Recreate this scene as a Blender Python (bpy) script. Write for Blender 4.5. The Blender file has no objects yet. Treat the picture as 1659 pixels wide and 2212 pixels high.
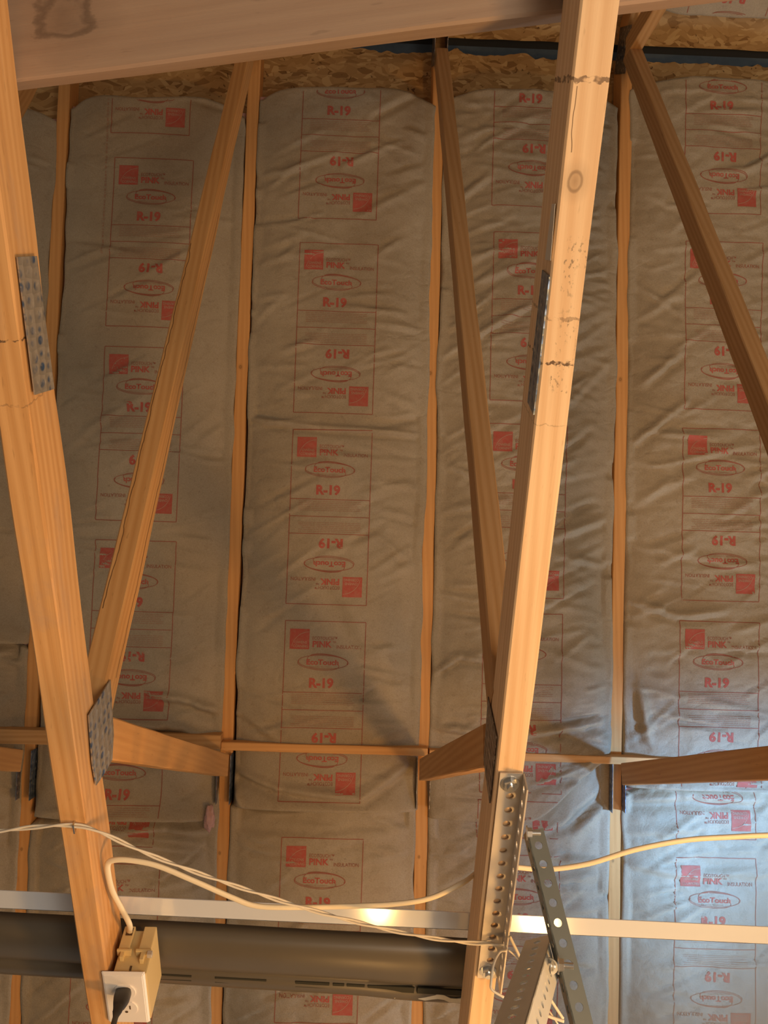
import bpy, bmesh, math, random
from mathutils import Vector, Matrix, noise

random.seed(7)
SC = bpy.context.scene
COL = SC.collection

# ------------------------------------------------------------------ camera
A = ((0.9992821596586524, -0.03664200079603486, -0.009619208158819417),
     (-0.02903480207308938, -0.9038705731001159, 0.42681959579223255),
     (0.024334043160063677, 0.4262339156629041, 0.9042856315800625))
FPX = 1935.39
CAMP = Vector((0, 0, 1.5))
cam = bpy.data.cameras.new('camera')
cam_o = bpy.data.objects.new('camera', cam)
COL.objects.link(cam_o)
cam_o.matrix_world = Matrix.Translation(CAMP) @ Matrix((A[0], A[1], tuple(-v for v in A[2]))).transposed().to_4x4()
cam.sensor_fit = 'VERTICAL'
cam.sensor_height = 36.0
cam.lens = 36.0 * FPX / 2212.0
cam.clip_start = 0.02
cam.clip_end = 200
SC.camera = cam_o

# ------------------------------------------------------------------ world, lights, exposure
SC.view_settings.view_transform = 'Standard'
SC.view_settings.look = 'None'
SC.view_settings.gamma = 1.0
SC.view_settings.use_curve_mapping = False
SC.view_settings.exposure = 0.2
w = bpy.data.worlds.new('world')
SC.world = w
w.use_nodes = True
bg = w.node_tree.nodes['Background']
bg.inputs[0].default_value = (1.0, 0.86, 0.70, 1)
bg.inputs[1].default_value = 0.20


def light(name, kind, loc, energy, color, size=0.1, target=None, sy=None, spot=None):
    l = bpy.data.lights.new(name, kind)
    l.energy = energy
    l.color = color
    if kind == 'AREA':
        l.size = size
        if sy:
            l.shape = 'RECTANGLE'
            l.size_y = sy
    elif kind in ('POINT', 'SPOT'):
        l.shadow_soft_size = size
    if kind == 'SPOT':
        l.spot_size = math.radians(spot)
        l.spot_blend = 1.0
    o = bpy.data.objects.new(name, l)
    COL.objects.link(o)
    o.location = loc
    if target is not None:
        o.rotation_euler = (Vector(target) - Vector(loc)).to_track_quat('-Z', 'Y').to_euler()
    return o


WARM = (1.0, 0.52, 0.16)
light('opener_bulb_a', 'POINT', (0.068, 1.82, 2.02), 2.6, WARM, 0.018)
light('opener_bulb_b', 'POINT', (0.46, 1.82, 2.05), 6.0, WARM, 0.032)
light('work_lamp', 'POINT', (0.95, 1.0, 1.45), 50.0, (1.0, 0.52, 0.16), 0.10)
light('room_lamp', 'AREA', (1.15, -0.35, 0.35), 31.0, (1.0, 0.82, 0.62), 1.0, (0.1, 0.7, 4.0))
light('blue_glare_spot', 'SPOT', (2.45, 1.25, 1.7), 1300.0, (0.24, 0.52, 1.0), 0.12, (1.42, 2.5, 3.1), spot=58)  # added blue spot, tints the lower right batts like veiling lens glare
light('raking_fill', 'AREA', (2.35, 3.3, 2.0), 28.0, (0.86, 0.93, 1.0), 0.6, (0.6, 1.6, 3.8), 0.6)  # added raking light without a real source, brings out the batt creases

# ------------------------------------------------------------------ geometry constants (metres)
TH = 0.5047022896604343
HW, HD = 0.0381, 0.0889            # lumber section
SP = 0.6096                         # truss spacing
XB = -0.39692
XT = {k: XB + k * SP for k in (-1, 0, 1, 2)}
ZC = 1.5 + 0.962                    # underside of bottom chords
NR = Vector((0, math.sin(TH), math.cos(TH)))
YR = -0.145
P0 = CAMP + 2.8381856667906167 * NR
ZR = (NR.dot(P0) - NR.y * YR) / NR.z
SDIR = Vector((0, math.cos(TH), -math.sin(TH)))


def ray(x, y):
    c = ((x - 829.5) / FPX, -(y - 1106) / FPX, 1.0)
    return Vector([sum(A[i][j] * c[i] for i in range(3)) for j in range(3)])


def on_plane(x, y, p, n):
    v = ray(x, y)
    return CAMP + v * ((Vector(p) - CAMP).dot(Vector(n)) / v.dot(Vector(n)))


def on_z(x, y, z):
    return on_plane(x, y, (0, 0, z), (0, 0, 1))


def on_x(x, y, X):
    return on_plane(x, y, (X, 0, 0), (1, 0, 0))


def at_depth(x, y, d):
    return CAMP + ray(x, y) * d


def on_roof(x, y, n=0.0):
    """point on the plane n metres above (outside) the rafter undersides"""
    return on_plane(x, y, P0 + NR * n, NR)


def slope_s(p):
    return (p - Vector((0, YR, ZR))).dot(SDIR)


def slope_pt(X, s, n, rear=False):
    sg = -1 if rear else 1
    return Vector((X, YR + sg * (s * math.cos(TH) + n * math.sin(TH)), ZR - s * math.sin(TH) + n * math.cos(TH)))


# ------------------------------------------------------------------ materials
class NT:
    def __init__(s, name):
        s.m = bpy.data.materials.new(name)
        s.m.use_nodes = True
        s.t = s.m.node_tree
        s.b = s.t.nodes['Principled BSDF']
        s.co = s.t.nodes.new('ShaderNodeTexCoord')

    def n(s, kind, **kw):
        o = s.t.nodes.new('ShaderNode' + kind)
        for k, v in kw.items():
            if k.startswith('i_'):
                o.inputs[k[2:].replace('_', ' ')].default_value = v
            else:
                setattr(o, k, v)
        return o

    def l(s, a, b):
        s.t.links.new(a, b)

    def mapping(s, scale=(1, 1, 1), rot=(0, 0, 0), loc=(0, 0, 0), src=None):
        m = s.n('Mapping')
        m.inputs['Scale'].default_value = scale
        m.inputs['Rotation'].default_value = rot
        m.inputs['Location'].default_value = loc
        s.l(src or s.co.outputs['Object'], m.inputs['Vector'])
        return m.outputs[0]

    def noise(s, vec, scale, detail=4, rough=0.55, dist=0.0):
        o = s.n('TexNoise')
        o.inputs['Scale'].default_value = scale
        o.inputs['Detail'].default_value = detail
        o.inputs['Roughness'].default_value = rough
        o.inputs['Distortion'].default_value = dist
        s.l(vec, o.inputs['Vector'])
        return o.outputs['Fac']

    def ramp(s, fac, stops):
        r = s.n('ValToRGB')
        e = r.color_ramp.elements
        while len(e) < len(stops):
            e.new(0.5)
        for i, (p, c) in enumerate(stops):
            e[i].position = p
            e[i].color = (*c, 1) if len(c) == 3 else c
        s.l(fac, r.inputs[0])
        return r.outputs[0]

    def mix(s, fac, a, b, mode='MIX'):
        m = s.n('MixRGB', blend_type=mode)
        for sock, v in ((m.inputs[0], fac), (m.inputs[1], a), (m.inputs[2], b)):
            if isinstance(v, (int, float)):
                sock.default_value = v
            elif isinstance(v, tuple):
                sock.default_value = (*v, 1)
            else:
                s.l(v, sock)
        return m.outputs[0]

    def math(s, op, a, b=0.0, clamp=False):
        m = s.n('Math', operation=op, use_clamp=clamp)
        for sock, v in ((m.inputs[0], a), (m.inputs[1], b)):
            if isinstance(v, (int, float)):
                sock.default_value = v
            else:
                s.l(v, sock)
        return m.outputs[0]

    def bump(s, h, strength, dist=0.002):
        b = s.n('Bump')
        b.inputs['Strength'].default_value = strength
        b.inputs['Distance'].default_value = dist
        s.l(h, b.inputs['Height'])
        s.l(b.outputs[0], s.b.inputs['Normal'])

    def done(s, color=None, rough=0.7, metal=0.0, spec=0.3):
        if color is not None:
            if isinstance(color, tuple):
                s.b.inputs['Base Color'].default_value = (*color, 1)
            else:
                s.l(color, s.b.inputs['Base Color'])
        if isinstance(rough, (int, float)):
            s.b.inputs['Roughness'].default_value = rough
        else:
            s.l(rough, s.b.inputs['Roughness'])
        s.b.inputs['Metallic'].default_value = metal
        s.b.inputs['Specular IOR Level'].default_value = spec
        return s.m


def wood(name, light_c, dark_c, knots=(), cracks=(), cuts=(), grain=1.0, smudge=None, seed=0.0, stain=None):
    """lumber: object X runs along the board.  knots: (x,y,z,r); cracks: (x0,x1,centre,slope,width,axis); cuts: (x, width)"""
    t = NT(name)
    base = t.mapping(loc=(seed, seed * .7, 0))
    v = t.mapping(scale=(1.2, 34, 34), src=base)
    g1 = t.noise(v, 1.6, 5, .6, .6)
    v2 = t.mapping(scale=(3.0, 190, 190), src=base)
    g2 = t.noise(v2, 1.0, 3, .6)
    wv = t.mapping(scale=(0.9, 26, 26), src=base)
    wn = t.n('TexWave', wave_type='BANDS', bands_direction='DIAGONAL')
    wn.inputs['Scale'].default_value = 1.5
    wn.inputs['Distortion'].default_value = 5.0
    wn.inputs['Detail'].default_value = 2.0
    wn.inputs['Detail Scale'].default_value = 0.6
    t.l(wv, wn.inputs['Vector'])
    rings = wn.outputs['Fac']
    f = t.math('ADD', t.math('MULTIPLY', g1, .55), t.math('ADD', t.math('MULTIPLY', rings, .30 * grain), t.math('MULTIPLY', g2, .22)))
    col = t.ramp(f, [(0.25, dark_c), (0.75, light_c)])
    # broad colour drift and small pores
    drift = t.noise(t.mapping(scale=(2.2, 9, 9), src=base), 1.0, 3)
    col = t.mix(t.math('MULTIPLY', drift, .55), col, tuple(c * .72 for c in light_c))
    pores = t.noise(t.mapping(scale=(30, 160, 160), src=base), 1.0, 2)
    pf = t.ramp(pores, [(0.66, (0, 0, 0)), (0.74, (1, 1, 1))])
    col = t.mix(t.math('MULTIPLY', pf, .28), col, tuple(c * .45 for c in dark_c))
    if stain:
        sf = t.noise(t.mapping(scale=(5, 14, 14), src=base), 1.0, 5, .65, 1.0)
        sr = t.ramp(sf, [(0.50, (0, 0, 0)), (0.72, (1, 1, 1))])
        col = t.mix(t.math('MULTIPLY', sr, .55), col, stain)
    oc = t.n('SeparateXYZ')
    t.l(t.co.outputs['Object'], oc.inputs[0])
    for (kx, ky, kz, r) in knots:
        vm = t.mapping(loc=(-kx, -ky, -kz))
        vs = t.n('VectorMath', operation='MULTIPLY')
        vs.inputs[1].default_value = (.72, 1, 1)
        t.l(vm, vs.inputs[0])
        nz = t.noise(t.mapping(scale=(60, 60, 60) if r < .015 else (28, 50, 28)), 1.0, 4)
        ln = t.n('VectorMath', operation='LENGTH')
        t.l(vs.outputs[0], ln.inputs[0])
        dist = t.math('ADD', t.math('DIVIDE', ln.outputs['Value'], r), t.math('MULTIPLY', t.math('SUBTRACT', nz, .5), .35 if r < .015 else 1.6))
        core = t.ramp(dist, [(0.0, (.75, .75, .75)), (0.55, (.35, .35, .35)), (0.80, (1, 1, 1)), (0.95, (.9, .9, .9)), (1.0, (.25, .25, .25)), (1.0, (.25, .25, .25))])
        fac = t.ramp(t.math('MULTIPLY', dist, .4), [(0.0, (.55, .55, .55)), (0.26, (.40, .40, .40)), (0.34, (.75, .75, .75)), (0.40, (.65, .65, .65)), (0.46, (.22, .22, .22)), (0.95, (0, 0, 0))])
        col = t.mix(fac, col, tuple(c * .30 for c in dark_c))
    for (x0, x1, c0, sl, wd, ax) in cracks:
        # thin dark split running along the board
        cn = t.math('MULTIPLY', t.math('SUBTRACT', t.noise(t.mapping(scale=(9, 9, 9)), 1.0, 3), .5), .018)
        a = oc.outputs['YZ'.index(ax) + 1]
        e = t.math('SUBTRACT', t.math('SUBTRACT', t.math('ADD', a, cn), c0), t.math('MULTIPLY', oc.outputs[0], sl))
        near = t.math('LESS_THAN', t.math('ABSOLUTE', e), wd)
        rng = t.math('MULTIPLY', t.math('GREATER_THAN', oc.outputs[0], x0), t.math('LESS_THAN', oc.outputs[0], x1))
        col = t.mix(t.math('MULTIPLY', t.math('MULTIPLY', near, rng), .8), col, (.10, .045, .018))
    for (cx, wd, strength) in cuts:
        cn = t.math('MULTIPLY', t.math('SUBTRACT', t.noise(t.mapping(scale=(120, 120, 120)), 1.0, 3), .5), .010)
        e = t.math('SUBTRACT', t.math('ADD', oc.outputs[0], cn), cx)
        near = t.math('LESS_THAN', t.math('ABSOLUTE', e), wd)
        br = t.ramp(t.noise(t.mapping(scale=(90, 90, 90)), 1.0, 2), [(0.40, (0, 0, 0)), (0.5, (1, 1, 1))])
        col = t.mix(t.math('MULTIPLY', t.math('MULTIPLY', near, br), strength), col, (.12, .07, .04))
    if smudge:
        sx0, sx1, sy0, sy1 = smudge
        rng = t.math('MULTIPLY', t.math('GREATER_THAN', oc.outputs[0], sx0), t.math('LESS_THAN', oc.outputs[0], sx1))
        rng = t.math('MULTIPLY', rng, t.math('LESS_THAN', oc.outputs[1], sy1))
        dots = t.noise(t.mapping(scale=(170, 260, 200)), 1.0, 3)
        patch = t.noise(t.mapping(scale=(22, 30, 20)), 1.0, 2)
        df = t.math('MULTIPLY', t.ramp(dots, [(0.56, (0, 0, 0)), (0.64, (1, 1, 1))]), t.ramp(patch, [(0.42, (0, 0, 0)), (0.55, (1, 1, 1))]))
        col = t.mix(t.math('MULTIPLY', t.math('MULTIPLY', df, rng), .7), col, (.13, .10, .07))
    t.bump(t.math('ADD', g1, t.math('MULTIPLY', g2, .5)), .35, .0015)
    return t.done(col, .62, 0, .25)


def osb_mat():
    t = NT('osb')
    nz = t.n('TexNoise')
    nz.inputs['Scale'].default_value = 6
    nz.inputs['Detail'].default_value = 2
    t.l(t.co.outputs['Object'], nz.inputs['Vector'])
    wob = t.n('VectorMath', operation='SCALE')
    wob.inputs['Scale'].default_value = .10
    t.l(nz.outputs['Color'], wob.inputs[0])
    ad = t.n('VectorMath', operation='ADD')
    t.l(t.co.outputs['Object'], ad.inputs[0])
    t.l(wob.outputs[0], ad.inputs[1])
    cols = []
    for rot, sc in ((0.3, (22, 75, 22)), (1.15, (26, 80, 26)), (-0.7, (30, 70, 30))):
        v = t.n('TexVoronoi', feature='F1')
        v.inputs['Scale'].default_value = 1.0
        t.l(t.mapping(scale=sc, rot=(0, 0, rot), src=ad.outputs[0]), v.inputs['Vector'])
        sp = t.n('SeparateXYZ')
        t.l(v.outputs['Color'], sp.inputs[0])
        cols.append((t.ramp(sp.outputs[0], [(0, (.25, .13, .045)), (.2, (.40, .235, .09)), (.7, (.50, .31, .13)), (1, (.61, .41, .19))]), sp.outputs[1]))
    c = t.mix(t.math('GREATER_THAN', cols[1][1], .5), cols[0][0], cols[1][0])
    c = t.mix(t.math('GREATER_THAN', cols[2][1], .55), c, cols[2][0])
    spk = t.noise(t.co.outputs['Object'], 38, 3, .6, 1.2)
    c = t.mix(t.ramp(spk, [(.64, (0, 0, 0)), (.70, (.85, .85, .85))]), c, (.09, .04, .015))
    t.bump(cols[0][1], .5, .002)
    return t.done(c, .75)


def kraft_mat():
    t = NT('kraft_paper')
    o = t.co.outputs['Object']
    big = t.noise(o, 3.0, 4, .6)
    c = t.ramp(big, [(.30, (.320, .262, .180)), (.72, (.430, .362, .262))])
    blot = t.noise(o, 26, 5, .65, .4)
    c = t.mix(t.ramp(blot, [(.55, (0, 0, 0)), (.72, (.35, .35, .35))]), c, (.22, .165, .10))
    fl = t.noise(o, 75, 3, .7)
    c = t.mix(t.ramp(fl, [(.60, (0, 0, 0)), (.72, (.40, .40, .40))]), c, (.18, .125, .075))
    fine = t.noise(o, 320, 2, .5)
    wv = t.n('TexNoise')
    wv.inputs['Scale'].default_value = 9
    wv.inputs['Detail'].default_value = 3
    t.l(o, wv.inputs['Vector'])
    ws = t.n('VectorMath', operation='SCALE')
    ws.inputs['Scale'].default_value = .11
    t.l(wv.outputs['Color'], ws.inputs[0])
    wa = t.n('VectorMath', operation='ADD')
    t.l(o, wa.inputs[0])
    t.l(ws.outputs[0], wa.inputs[1])
    vo = t.n('TexVoronoi', feature='DISTANCE_TO_EDGE')
    vo.inputs['Scale'].default_value = 1
    t.l(t.mapping(scale=(6, 13, 13), src=wa.outputs[0]), vo.inputs['Vector'])
    cre = t.math('MULTIPLY', t.math('MINIMUM', vo.outputs['Distance'], .12), 3.0)
    cre = t.math('MULTIPLY', cre, t.ramp(t.noise(o, 2.2, 2), [(.45, (.1, .1, .1)), (.62, (1, 1, 1))]))
    c = t.mix(.28, c, t.ramp(fine, [(.3, (.24, .18, .11)), (.7, (.50, .40, .28))]))
    t.bump(t.math('ADD', t.math('MULTIPLY', t.noise(o, 22, 6, .6, .8), 1.0), t.math('ADD', cre, t.math('MULTIPLY', fine, .15))), .50, .006)
    return t.done(c, .62, 0, .28)


def ink_mat(name, c, k):
    t = NT(name)
    n = t.noise(t.co.outputs['Object'], 90, 4, .65)
    col = t.mix(t.ramp(n, [(.42, (k * .5, k * .5, k * .5)), (.70, (k, k, k))]), c, (.36, .26, .17))
    return t.done(col, .65, 0, .2)


M = {}
M['kraft'] = kraft_mat()
M['osb'] = osb_mat()
M['ink'] = ink_mat('red_ink', (.47, .050, .042), .45)
M['ink_thin'] = ink_mat('thin_red_ink', (.31, .07, .045), .35)
M['ink_text'] = ink_mat('faint_red_ink', (.36, .17, .115), .7)
M['ink_gap'] = ink_mat('unprinted_paper', (.46, .30, .22), .5)


def simple(name, c, rough=.6, metal=0, spec=.4, nscale=0, namt=.25, bump=0):
    t = NT(name)
    col = c
    if nscale:
        nn = t.noise(t.co.outputs['Object'], nscale, 4, .6)
        col = t.mix(t.math('MULTIPLY', nn, namt * 2), c, tuple(x * .55 for x in c))
        if bump:
            t.bump(nn, bump, .002)
    return t.done(col, rough, metal, spec)


M['fiberglass'] = simple('pink_fiberglass', (.68, .42, .38), .95, 0, .1, 60, .4, .6)
M['concrete'] = simple('concrete', (.36, .34, .31), .85, 0, .2, 8, .3)
M['felt'] = simple('blue_grey_membrane', (.10, .14, .19), .6, 0, .3, 30, .5)
M['dark'] = simple('dark_shingle_underside', (.02, .02, .02), .8)
M['cream'] = simple('cream_cable_jacket', (.84, .74, .54), .45)
M['white_wire'] = simple('white_wire', (.78, .70, .56), .45)
M['box_plastic'] = simple('beige_box_plastic', (.66, .50, .24), .45, 0, .4)
M['box_dark'] = simple('dark_box_recess', (.10, .06, .03), .7)
M['plate_white'] = simple('white_plate_plastic', (.86, .80, .74), .3, 0, .5)
M['black_rubber'] = simple('black_rubber', (.030, .026, .024), .5)
M['galv'] = simple('galvanised_steel', (.66, .60, .52), .45, .35, .5, 35, .2)
M['galv_grey'] = simple('grey_zinc_steel', (.68, .67, .60), .55, .1, .5, 30, .2)
M['dark_steel'] = simple('dark_zinc_steel', (.17, .19, .185), .5, .3, .5, 30, .2)
M['bright_steel'] = simple('bright_bolt_steel', (.75, .76, .76), .28, 1.0, .5)
M['alu'] = simple('white_aluminium', (.76, .82, .92), .14, .25, .5)
M['trim_plastic'] = simple('dark_glossy_plastic', (.120, .104, .080), .38, 0, .55, 6, .3)
M['trim_slot'] = simple('slot_recess', (.025, .024, .016), .8)


def plate_mat(name, sil, blue):
    t = NT(name)
    o = t.co.outputs['Object']
    v = t.n('TexVoronoi', feature='F1')
    v.inputs['Scale'].default_value = 1
    v.inputs['Randomness'].default_value = .35
    t.l(t.mapping(scale=(46, 66, 66)), v.inputs['Vector'])
    d = t.ramp(v.outputs['Distance'], [(.26, (1, 1, 1)), (.40, (0, 0, 0))])
    pz = t.noise(o, 28, 3, .6)
    c = t.mix(t.math('MULTIPLY', d, t.ramp(pz, [(.38, (0, 0, 0)), (.56, (1, 1, 1))])), sil, blue)
    c = t.mix(t.ramp(t.noise(o, 90, 3), [(.55, (0, 0, 0)), (.66, (.55, .55, .55))]), c, (.62, .58, .50))
    t.bump(v.outputs['Distance'], .9, .004)
    return t.done(c, .34, .55, .5)


M['plate_silver'] = plate_mat('toothed_plate_silver', (.44, .40, .34), (.06, .13, .27))
M['plate_blue'] = plate_mat('toothed_plate_blue', (.15, .20, .28), (.04, .06, .11))
M['plate_dark'] = plate_mat('toothed_plate_dark', (.16, .14, .13), (.05, .05, .06))

PINE_L, PINE_D = (.80, .50, .26), (.62, .34, .14)
OLD_L, OLD_D = (.70, .41, .19), (.50, .26, .09)
M['pine_right'] = None  # made with its member below


# ------------------------------------------------------------------ object helpers
def new_mesh(name, verts, faces, mats, mi=None, smooth=False):
    me = bpy.data.meshes.new(name)
    me.from_pydata([tuple(v) for v in verts], [], faces)
    for m in mats:
        me.materials.append(m)
    if mi:
        me.polygons.foreach_set('material_index', mi)
    if smooth:
        me.polygons.foreach_set('use_smooth', [True] * len(me.polygons))
    me.update()
    return me


def link(name, me, parent=None, mat=None):
    o = bpy.data.objects.new(name, me)
    COL.objects.link(o)
    if mat is not None:
        o.matrix_world = mat
    if parent is not None:
        o.parent = parent
        o.matrix_parent_inverse = parent_mat(parent).inverted()
    return o


PM = {}


def parent_mat(p):
    return PM.get(p.name, Matrix.Identity(4))


def thing(name, label, cat, loc=(0, 0, 0), group=None):
    o = bpy.data.objects.new(name, None)
    COL.objects.link(o)
    o.empty_display_size = .05
    o.location = loc
    PM[o.name] = Matrix.Translation(Vector(loc))
    o['label'] = label
    o['category'] = cat
    if group:
        o['group'] = group
    return o


def tag(o, label, cat, group=None):
    o['label'] = label
    o['category'] = cat
    if group:
        o['group'] = group
    return o


def frame(p0, p1, up):
    """matrix: X along p0->p1, Z close to up, origin p0"""
    x = (p1 - p0).normalized()
    z = (up - x * up.dot(x)).normalized()
    y = z.cross(x)
    m = Matrix((x, y, z)).transposed().to_4x4()
    m.translation = p0
    return m


def lumber(name, p0, p1, up, parent, mat, w=HW, t=HD, zoff=0.0, warp=.0015, seed=0, bev=.0022):
    """board from p0 to p1; p0/p1 lie on the middle of its underside, body rises along up"""
    p0, p1 = Vector(p0), Vector(p1)
    L = (p1 - p0).length
    n = max(2, int(L / .04))
    vs, fs = [], []
    sec = [(-w / 2 + bev, 0), (w / 2 - bev, 0), (w / 2, bev), (w / 2, t - bev), (w / 2 - bev, t), (-w / 2 + bev, t), (-w / 2, t - bev), (-w / 2, bev)]
    k = len(sec)
    for i in range(n + 1):
        x = L * i / n
        for j, (a, b) in enumerate(sec):
            d = noise.noise(Vector((x * 5 + seed * 3.1, j * .35 + seed, seed))) * warp
            e = noise.noise(Vector((x * 1.1 + seed * 7.3, 5 + seed, 2))) * warp * 1.5
            vs.append((x, a + d + e, b + zoff + d * .6 * (1 if b < t / 2 else -1)))
    for i in range(n):
        for j in range(k):
            a, b = i * k + j, i * k + (j + 1) % k
            fs.append((a, a + k, b + k, b))
    fs.append(tuple(range(k)))
    fs.append(tuple(n * k + j for j in reversed(range(k))))
    me = new_mesh(name, vs, fs, [mat])
    bm = bmesh.new()
    bm.from_mesh(me)
    bmesh.ops.recalc_face_normals(bm, faces=bm.faces)
    bm.to_mesh(me)
    bm.free()
    return link(name, me, parent, frame(p0, p1, Vector(up)))


def prism(name, pts, thick_vec, parent, mat, bumps=None):
    """polygon plate: pts in world, extruded by thick_vec; local frame X along first edge"""
    pts = [Vector(p) for p in pts]
    tv = Vector(thick_vec)
    m = frame(pts[0], pts[1], tv)
    inv = m.inverted()
    vs = [inv @ p for p in pts] + [inv @ (p + tv) for p in pts]
    n = len(pts)
    fs = [tuple(range(n)), tuple(reversed(range(n, 2 * n)))] + [(i, i + n, (i + 1) % n + n, (i + 1) % n) for i in range(n)]
    me = new_mesh(name, vs, fs, [mat])
    bm = bmesh.new()
    bm.from_mesh(me)
    bmesh.ops.recalc_face_normals(bm, faces=bm.faces)
    bm.to_mesh(me)
    bm.free()
    return link(name, me, parent, m)


def box_bm(bm, x0, x1, y0, y1, z0, z1, bev=0, mi=0):
    r = bmesh.ops.create_cube(bm, size=1)
    for v in r['verts']:
        v.co = Vector((x0 + (v.co.x + .5) * (x1 - x0), y0 + (v.co.y + .5) * (y1 - y0), z0 + (v.co.z + .5) * (z1 - z0)))
    fs = {f for v in r['verts'] for f in v.link_faces}
    for f in fs:
        f.material_index = mi
    if bev:
        es = list({e for v in r['verts'] for e in v.link_edges})
        rr = bmesh.ops.bevel(bm, geom=es, offset=bev, segments=2, affect='EDGES', profile=.6)
        for f in rr['faces']:
            f.material_index = mi


def bm_obj(name, bm, mats, parent=None, mat=None, smooth=False):
    me = bpy.data.meshes.new(name)
    bmesh.ops.recalc_face_normals(bm, faces=bm.faces)
    bm.to_mesh(me)
    bm.free()
    for m in mats:
        me.materials.append(m)
    if smooth:
        me.polygons.foreach_set('use_smooth', [True] * len(me.polygons))
    return link(name, me, parent, mat)


def catmull(pts, n=10):
    pts = [Vector(p) for p in pts]
    P = [pts[0] * 2 - pts[1]] + pts + [pts[-1] * 2 - pts[-2]]
    out = []
    for i in range(1, len(P) - 2):
        for k in range(n):
            t = k / n
            a, b, c, d = P[i - 1], P[i], P[i + 1], P[i + 2]
            out.append(.5 * ((2 * b) + (c - a) * t + (2 * a - 5 * b + 4 * c - d) * t * t + (3 * b - a - 3 * c + d) * t ** 3))
    out.append(pts[-1])
    return out


def tube_mesh(name, path, rx, mat, ry=None, seg=10):
    ry = ry or rx
    vs, fs = [], []
    up = Vector((0, 0, 1))
    n = len(path)
    for i, p in enumerate(path):
        d = (path[min(i + 1, n - 1)] - path[max(i - 1, 0)]).normalized()
        s = d.cross(up)
        if s.length < 1e-3:
            s = Vector((1, 0, 0))
        s.normalize()
        u = s.cross(d)
        for j in range(seg):
            a = 2 * math.pi * j / seg
            vs.append(p + s * math.cos(a) * rx + u * math.sin(a) * ry)
    for i in range(n - 1):
        for j in range(seg):
            a, b = i * seg + j, i * seg + (j + 1) % seg
            fs.append((a, b, b + seg, a + seg))
    fs.append(tuple(reversed(range(seg))))
    fs.append(tuple((n - 1) * seg + j for j in range(seg)))
    return new_mesh(name, vs, fs, [mat], smooth=True)


def bolt(parent, p, nrm, r=.0085, mat=None, shank=.012):
    bm = bmesh.new()
    bmesh.ops.create_cone(bm, cap_ends=True, segments=20, radius1=r * 1.35, radius2=r * 1.35, depth=.0016, matrix=Matrix.Translation((0, 0, .0008)))
    g = bmesh.ops.create_cone(bm, cap_ends=True, segments=6, radius1=r, radius2=r * .96, depth=.0065, matrix=Matrix.Translation((0, 0, .0048)))
    bmesh.ops.create_cone(bm, cap_ends=True, segments=14, radius1=r * .5, radius2=r * .46, depth=shank, matrix=Matrix.Translation((0, 0, .008 + shank / 2)))
    m = Vector(nrm).normalized().to_track_quat('Z', 'Y').to_matrix().to_4x4()
    m.translation = Vector(p)
    return bm_obj('bolt', bm, [mat or M['bright_steel']], parent, m)


# ------------------------------------------------------------------ structure: deck, ridge, floor
def deck(name, rear):
    vs, fs = [], []
    N0 = HD + .001
    x0, x1 = -2.6, 3.1
    nx = 620
    s1 = 4.85
    for i in range(nx + 1):
        X = x0 + (x1 - x0) * i / nx
        if rear:
            s0 = -.026 + .004 * noise.noise(Vector((X * 8, 3, 0)))
        else:
            s0 = -.020 + .010 * noise.noise(Vector((X * 6, 0, 0))) + .010 * noise.noise(Vector((X * 34, 1, 0))) + .005 * abs(noise.noise(Vector((X * 130, 2, 0))))
            s0 -= .012 * math.exp(-((X - .27) / .02) ** 2) + .012 * math.exp(-((X - .50) / .03) ** 2)
        for n in (N0, N0 + .011):
            for s in (s0 if n == N0 else s0 + .004, s0 + .05, s1):
                vs.append(slope_pt(X, s, n, rear))
    k = 6
    for i in range(nx):
        a, b = i * k, (i + 1) * k
        for j in (0, 1):
            fs.append((a + j, a + j + 1, b + j + 1, b + j))
            fs.append((a + 3 + j, b + 3 + j, b + 4 + j, a + 4 + j))
        fs.append((a, b, b + 3, a + 3))
        fs.append((a + 2, a + 5, b + 5, b + 2))
    o = link(name, new_mesh(name, vs, fs, [M['osb']]))
    o['kind'] = 'structure'
    # texture space should follow the slope: use a rotated object frame
    rot = Matrix.Rotation(TH if rear else -TH, 4, 'X')
    o.data.transform(rot.inverted())
    o.matrix_world = rot
    return o


deck('ceiling', False)
deck('ceiling_rear', True)
# ridge cap above the open slot: blue grey membrane under dark shingles
bm = bmesh.new()
apex = Vector((0, YR, ZR + HD / math.cos(TH) + .0))
prof = [(-.16, -.055), (-.03, .010), (.0, .018), (.03, .010), (.16, -.055)]
rows = []
for X in (-2.6, 3.1):
    rows.append([bm.verts.new((X, YR + a, apex.z + b + .016)) for a, b in prof] + [bm.verts.new((X, YR + a, apex.z + b + .03)) for a, b in prof])
for j in range(4):
    bm.faces.new((rows[0][j], rows[0][j + 1], rows[1][j + 1], rows[1][j])).material_index = 0 if j in (2, 3) else 1
    bm.faces.new((rows[0][5 + j], rows[1][5 + j], rows[1][6 + j], rows[0][6 + j])).material_index = 1
o = bm_obj('trim_1', bm, [M['felt'], M['dark']])
o['kind'] = 'structure'
bm = bmesh.new()
box_bm(bm, -3.2, 3.8, -4.6, 4.4, -.1, 0)
o = bm_obj('floor', bm, [M['concrete']])
o['kind'] = 'structure'

# ------------------------------------------------------------------ insulation print (2D, metres; x right, y down from box top)
LW, LH = .2500, .5480
K = LW / 935.0                      # metres per unit of the drawing


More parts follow.
